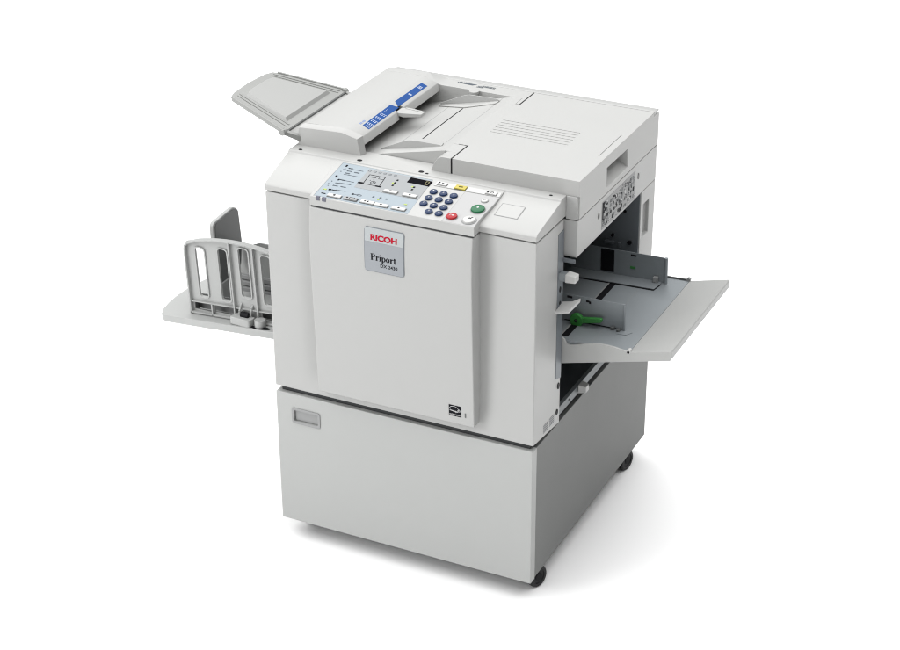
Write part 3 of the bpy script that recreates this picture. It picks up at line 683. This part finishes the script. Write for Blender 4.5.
MB().prism(Fy, [(-0.3530, 0.4925), (-0.0150, 0.5125), (-0.0150, 0.556), (-0.3530, 0.536)], 0.2030, 0.2060).prism(F_x(), rect(0.1832, 0.2060, zd(-0.35), 0.534), -0.3535, -0.3505).build_each('fence_back_wall', MGREY, dl, 0.0006)  # closes off the fence windows to darken them; mid grey paints in more shade
MB().prism(Fy, [(-0.3530, 0.5290), (-0.0150, 0.5490), (-0.0150, 0.5520), (-0.3530, 0.5320)], 0.1835, 0.2028).build('fence_shelf', TRAYP, dl, 0.0006)  # added with the back wall to keep light out of the windows
fence = link('side_fence', fme, TRAYP, dl, 0.0008, 2)
mb = MB()
topl = [(-0.3545, 0.4925), (-0.3545, 0.6750), (-0.3520, 0.6850), (-0.3440, 0.6935)] + [(x, ztop(x) - 0.001) for x in xs_[2:]]
mb.ribbon(Fy, topl, 0.0050, 0.1690, 0.1850)
mb.ribbon(Fy, [(-0.3545, 0.4945), (-0.0150, 0.5150)], 0.0050, 0.1690, 0.1825)
mb.build('fence_rim', TRAYP, dl, 0.0010)
mb = MB()
for a, b, c, d in slots:
    o_ = rrect(a - 0.0035, b + 0.0035, c - 0.0035, d + 0.0035, 0.012); i_ = rrect(a, b, c, d, 0.009)
    for k in range(len(o_)): mb.prism(Fy, [o_[k], o_[(k + 1) % len(o_)], i_[(k + 1) % len(o_)], i_[k]], 0.1752, 0.1795)
mb.build('slot_rim', TRAYP, dl)
mb = MB()
for x, w in ((-0.2180, 0.0040), (-0.1475, 0.0040)): mb.prism(Fy, rect(x - w / 2, x + w / 2, zd(x) + 0.001, ztop(x) - 0.003), 0.1690, 0.1792)
for x in (-0.2875,): mb.prism(Fy, rect(x - 0.002, x + 0.002, zd(x) + 0.001, zd(x) + 0.036), 0.1690, 0.1792)
mb.prism(Fy, [(-0.3520, 0.5250), (-0.0150, 0.5455), (-0.0150, 0.5480), (-0.3520, 0.5275)], 0.1715, 0.1792)
mb.build_each('fence_rib', TRAYP, dl, 0.0006)
# clamp block with its curled springs
def zd2(x): return zd(x) + 0.0006
cb = MB().prism(F_top(0), rquad([(-0.2215, 0.1470), (-0.1610, 0.1430), (-0.1560, 0.1700), (-0.2150, 0.1740)], 0.006), 0.5000, 0.5215).build('fence_clamp', TRAYP, dl, 0.0025, 3)
MB().tube((-0.1380, 0.1620, 0.502), (-0.1380, 0.1620, 0.5225), 0.0150).build('clamp_post', TRAYP, dl, 0.001)
MB().prism(F_del, oval(-0.1330, 0.1520, 0.030, 0.0085), 0.0002, 0.0010).build('clamp_slot', BLACK, dl, smooth=False)
mb = MB()
for x in (-0.2010, -0.1680):
    pts = [(0.1800, 0.5500), (0.1720, 0.5420), (0.1665, 0.5310), (0.1660, 0.5230), (0.1700, 0.5180)]
    for (a, b), (c, d) in zip(pts, pts[1:]): mb.tube((x, a, b), (x - 0.001, c, d), 0.0028, 10)
mb.build('clamp_spring', TRAYP, dl)
MB().tube((-0.1950, 0.1640, 0.5250), (-0.1720, 0.1640, 0.5250), 0.0085).build('clamp_roller', BLACK, dl, 0.001)
# end plate
ep = rquad([(0.2193, 0.7300), (0.2250, 0.7380), (0.3180, 0.7455), (0.3400, 0.7335), (0.3494, 0.6373), (0.3380, 0.5660), (0.2720, 0.5600), (0.2400, 0.5300), (0.2200, 0.5300)], 0.008)
e0 = MB().prism(F_x(), ep, -0.3120, -0.3010).build('end_plate', TRAYP, dl, 0.002, 3)
cx_, cy_ = 0.284, 0.64
MB().prism(F_x(), [(cx_ + (a - cx_) * 0.93 + 0.004, cy_ + (b - cy_) * 0.955) for a, b in ep], -0.3011, -0.2995).build('plate_face', DGREY, dl, 0.0005)
MB().box(-0.3110, -0.2950, 0.2260, 0.2800, zd(-0.3) + 0.0005, 0.5600).build('plate_stem', MGREY, dl, 0.002)
# rear fence with stepped base
def Fy2(u, v, h): return (u, h, v)
mb = MB(); mb.prism(Fy2, [(-0.3220, 0.5370), (-0.0140, 0.5370), (-0.0140, 0.6300), (-0.1500, 0.6380), (-0.2480, 0.6360), (-0.2680, 0.6280), (-0.2980, 0.6140), (-0.3200, 0.6050)], 0.3550, 0.3590); mb.build('rear_fence', TRAYP, dl, 0.001)
mb = MB()
for k in range(3): mb.box(-0.3450, -0.0140, 0.3480 - 0.006 * (2 - k), 0.3700, 0.4925 + k * 0.0150, 0.5045 + k * 0.0150)
mb.build_each('rear_fence_base', MGREY, dl, 0.0012)
mb = MB(); mb.tube((-0.150, 0.3548, 0.620), (-0.150, 0.3520, 0.620), 0.006); mb.tube((-0.118, 0.3200, 0.512), (-0.118, 0.305, 0.512), 0.012); mb.tube((-0.095, 0.3200, 0.516), (-0.095, 0.300, 0.516), 0.014); mb.build_each('fence_screw', BLACK, dl)

# paper feed tray on the right -------------------------------------------------------------
Fp = F_y()
fr = [(0.6975, 0.5895), (0.9685, 0.6580), (0.9715, 0.6620), (0.9725, 0.6800), (0.9700, 0.6826), (0.8690, 0.6578), (0.8500, 0.6600), (0.8324, 0.6625), (0.8130, 0.6635), (0.7935, 0.6625), (0.7750, 0.6595), (0.7571, 0.6540), (0.7380, 0.6480), (0.7200, 0.6425), (0.7110, 0.6440), (0.7050, 0.6540), (0.6990, 0.6590)]
ft = MB()
ft.prism(Fp, fr, 0.1640, 0.1690)
low = [(0.6975, 0.5895), (0.9685, 0.6580), (0.9715, 0.6620), (0.9725, 0.6800), (0.9700, 0.6826), (0.8690, 0.6578), (0.8680, 0.6480), (0.7300, 0.6260), (0.6990, 0.6200)]
me = boolean(MB().prism(Fp, fr, 0.1640, 0.1695), [(MB().prism(Fp, low, 0.1685, 0.5830), 'UNION')])
tray = link('paper_feed_tray', me, mat('feed_tray_plastic', (0.46, 0.465, 0.455), 0.42, bump=0.25, mottled=0.015), dup, 0.0018, 2)
def zs_(x): return 0.632 + 0.03 * x
def F_sh(u, v, h): return (u, v, zs_(u) + h)
MB().prism(F_sh, rect(0.4600, 0.8685, 0.1696, 0.5795), -0.0040, 0.0).build('tray_sheet', METAL, tray, 0.0005)
MB().prism(F_sh, rect(0.6990, 0.7800, 0.1697, 0.1760), -0.0300, -0.0042).build('sheet_lip', METAL, tray)
mb = MB(); mb.prism(F_sh, rect(0.6890, 0.7050, 0.1850, 0.5060), 0.0001, 0.0005); mb.build('guide_slot', BLACK, tray, smooth=False)
mb = MB(); mb.prism(F_sh, rect(0.6850, 0.6888, 0.1850, 0.5060), 0.0001, 0.0010); mb.prism(F_sh, rect(0.7680, 0.7687, 0.18, 0.49), 0.0001, 0.0003); mb.build_each('sheet_crease', MGREY, tray, smooth=False)
mb = MB(); mb.prism(F_sh, rect(0.74, 0.8685, 0.5797, 0.5830), -0.003, 0.004); mb.build('sheet_edge', DGREY, tray)
# rear guide
gy = 0.5450
mb = MB(); mb.prism(Fp, [(0.5600, zs_(0.56)), (0.8180, zs_(0.818) + 0.0005), (0.8165, 0.7262), (0.5600, 0.7205)], gy, gy + 0.002)
mb.prism(F_sh, [(0.5640, 0.4960), (0.8040, 0.4990), (0.8090, 0.5330), (0.8080, gy), (0.5640, gy)], 0.0012, 0.0030)
rg = mb.build('paper_guide', METAL, tray, 0.0005)
MB().tube((0.8180, gy + 0.0010, 0.6572), (0.8170, gy + 0.0010, 0.7260), 0.0045).build('guide_edge', METAL, tray)
mb = MB(); mb.prism(F_front(gy), [(0.6440, 0.6595), (0.6800, 0.6600), (0.6795, 0.7200), (0.6440, 0.7195)], 0.0002, 0.0012); mb.build('guide_window', BLACK, tray, smooth=False)
mb = MB(); mb.prism(F_front(gy), rect(0.7240, 0.7380, 0.7145, 0.7185), 0.0002, 0.0012); mb.build_each('guide_slit', BLACK, tray, smooth=False)
MB().prism(F_front(gy), rect(0.7235, 0.7370, 0.6800, 0.6860), 0.0002, 0.0015).build('green_tab', mat('tab_green', (0.05, 0.25, 0.06), 0.4), tray, smooth=False)
MB().box(0.7880, 0.8000, 0.5320, 0.5440, 0.6590, 0.6730).build('guide_stop', MGREY, tray, 0.0015)
mb = MB(); mb.ribbon(F_sh, [(0.5640, 0.4935), (0.8042, 0.4965), (0.8095, 0.5320)], 0.0030, 0.0002, 0.0014); mb.build('flange_gap', BLACK, tray, smooth=False)
# front guide
gy = 0.2620
mb = MB(); mb.prism(Fp, [(0.6150, zs_(0.615)), (0.8170, zs_(0.817) + 0.0005), (0.8145, 0.7266), (0.6150, 0.7235)], gy, gy + 0.002); mb.build('paper_guide', METAL, tray, 0.0005)
MB().tube((0.8170, gy + 0.0010, 0.6572), (0.8148, gy + 0.0010, 0.7262), 0.0028).build('guide_edge', METAL, tray)
mb = MB(); mb.prism(F_front(gy), rect(0.7190, 0.7270, 0.7130, 0.7175), 0.0002, 0.0010); mb.prism(F_front(gy), rect(0.7265, 0.7310, 0.7100, 0.7160), 0.0002, 0.0011); mb.prism(F_front(gy), rect(0.6700, 0.6830, 0.7150, 0.7200), 0.0002, 0.0010); mb.build_each('guide_slit', BLACK, tray, smooth=False)
mb = MB(); mb.ribbon(F_front(gy), [(0.665, 0.6545), (0.800, 0.6590)], 0.0018, 0.0002, 0.0010); mb.build('flange_gap', BLACK, tray, smooth=False)
MB().prism(F_sh, [(0.8050, 0.2400), (0.8300, 0.2420), (0.8400, 0.2600), (0.8100, 0.2590)], 0.0003, 0.0012).build('guide_foot', METAL, tray, smooth=False)
mb = MB(); mb.box(0.785, 0.795, 0.2540, 0.2615, 0.6565, 0.6640); mb.box(0.802, 0.810, 0.2500, 0.2615, 0.6565, 0.6620); mb.build_each('guide_clip', DGREY, tray, 0.001)
# green lever
def F_lev(u, v, h): return (u, 0.2560 - h, v)
mb = MB(); mb.prism(F_lev, oval(0.7005, 0.6660, 0.0170, 0.0170, 28), 0.0, 0.0110); lv = mb.build('guide_lever', GREENL, tray, 0.0015)
mb = MB(); mb.prism(F_lev, rquad([(0.7060, 0.6590), (0.7660, 0.6735), (0.7660, 0.6845), (0.7060, 0.6750)], 0.0050), 0.0015, 0.0105); mb.build('lever_handle', GREENL, tray, 0.0015)
mb = MB(); mb.prism(F_lev, oval(0.7005, 0.6660, 0.0045, 0.0045), 0.0100, 0.0118); mb.build('lever_pivot', BLACK, tray)
mb = MB(); mb.prism(F_lev, oval(0.7005, 0.6660, 0.0014, 0.0014), 0.0110, 0.0124); mb.build('lever_pin', WHITEP, tray)
# corner rollers of the tray
MB().tube((0.8660, 0.5780, 0.6610), (0.8660, 0.5880, 0.6610), 0.0055).build('tray_roller', MGREY, tray, 0.001)
MB().tube((0.8665, 0.1628, 0.6590), (0.8665, 0.1760, 0.6590), 0.0052).build('tray_roller', WHITEP, tray, 0.001)
MB().tube((0.8665, 0.1618, 0.6580), (0.8665, 0.1630, 0.6580), 0.0032).build('roller_hole', BLACK, tray)
# release knob and lever by the front column
mb = MB(); mb.box(0.6990, 0.7180, 0.1300, 0.1500, 0.8240, 0.8420); mb.build('knob_stem', METAL, dup, 0.001)
MB().loft([[(0.7170, y, z) for y, z in ((0.1260, 0.8225), (0.1530, 0.8225), (0.1530, 0.8440), (0.1260, 0.8440))], [(0.7440, y, z) for y, z in ((0.1270, 0.8245), (0.1500, 0.8245), (0.1500, 0.8425), (0.1270, 0.8425))]]).build('release_knob', WHITEP, dup, 0.003)
MB().box(0.7000, 0.7300, 0.1540, 0.1570, 0.862, 0.8718).build('knob_bracket', METALD, dup)
top = [(0.6990, 0.1120, 0.7500), (0.7340, 0.1180, 0.7580), (0.7480, 0.1500, 0.7760), (0.7440, 0.1620, 0.7740), (0.7250, 0.1580, 0.7640), (0.7000, 0.1580, 0.7580)]
MB().loft([[(a, b, c - 0.007) for a, b, c in top], top]).build('release_lever', WHITEP, dup, 0.0018)

# lower rail under the tray
rl = MB().box(0.6885, 0.6985, 0.1575, 0.5820, 0.4490, 0.4715).build('base_rail', mat('rail_metal', (0.19, 0.205, 0.215), 0.5, metal=0.2), dup, 0.001)
MB().loft([[(0.6998, y, z) for y, z in ((0.272, 0.452), (0.300, 0.452), (0.300, 0.476), (0.272, 0.476))], [(0.7200, y, z) for y, z in ((0.276, 0.455), (0.296, 0.455), (0.296, 0.472), (0.276, 0.472))]]).build('rail_knob', LIGHT, rl, 0.002)
mb = MB(); mb.tube((0.6992, 0.218, 0.462), (0.690, 0.218, 0.462), 0.003); mb.build('rail_hole', BLACK, rl)
mb = MB()
for k in range(2): mb.tube((0.662 + k * .012, 0.17, 0.560), (0.662 + k * .012, 0.57, 0.560), 0.0016, 8)
mb.build_each('bay_rod', METALD, dup)

# ================================================================== CAMERA
yaw, pitch, roll = 0.45562542, 0.47939576, -0.00649535
f = Vector((-math.sin(yaw) * math.cos(pitch), math.cos(yaw) * math.cos(pitch), -math.sin(pitch)))
r = Vector((math.cos(yaw), math.sin(yaw), 0)); u = r.cross(f)
rr = math.cos(roll) * r + math.sin(roll) * u; uu = -math.sin(roll) * r + math.cos(roll) * u
cam = bpy.data.cameras.new('camera'); co = bpy.data.objects.new('camera', cam); COL.objects.link(co)
M = Matrix((rr, uu, -f)).transposed().to_4x4(); M.translation = (2.19700558, -3.49456522, 2.74472993)
co.matrix_world = M
cam.sensor_fit = 'HORIZONTAL'; cam.sensor_width = 36; cam.lens = 1888.38575 / 900 * 36
cam.clip_end = 300; cam.clip_start = 0.05
S.camera = co

# ================================================================== LIGHT
w = bpy.data.worlds.new('World'); S.world = w; w.use_nodes = True
bg = w.node_tree.nodes['Background']
bg.inputs['Color'].default_value = (1, 1, 1, 1); bg.inputs['Strength'].default_value = 0.18
def area(name, loc, target, sx, sy, power, col=(1, 1, 1)):
    l = bpy.data.lights.new(name, 'AREA'); l.shape = 'RECTANGLE'; l.size = sx; l.size_y = sy; l.energy = power; l.color = col
    o = bpy.data.objects.new(name, l); COL.objects.link(o); o.location = loc
    o.rotation_euler = (Vector(target) - Vector(loc)).to_track_quat('-Z', 'Y').to_euler(); return o
area('overhead_softbox', (-1.7, 2.2, 9.0), (-1.7, 2.2, 0), 18, 20, 3300)
area('key_softbox', (-2.6, -3.6, 2.6), (0.2, 0.2, 0.6), 2.4, 2.0, 126)

S.view_settings.view_transform = 'Standard'; S.view_settings.look = 'None'
S.view_settings.exposure = 0.0; S.view_settings.gamma = 1.0
S.render.engine = 'CYCLES'
S.render.resolution_x = 1024; S.render.resolution_y = 740
S.cycles.filter_width = 1.1
S.cycles.max_bounces = 8; S.cycles.diffuse_bounces = 5
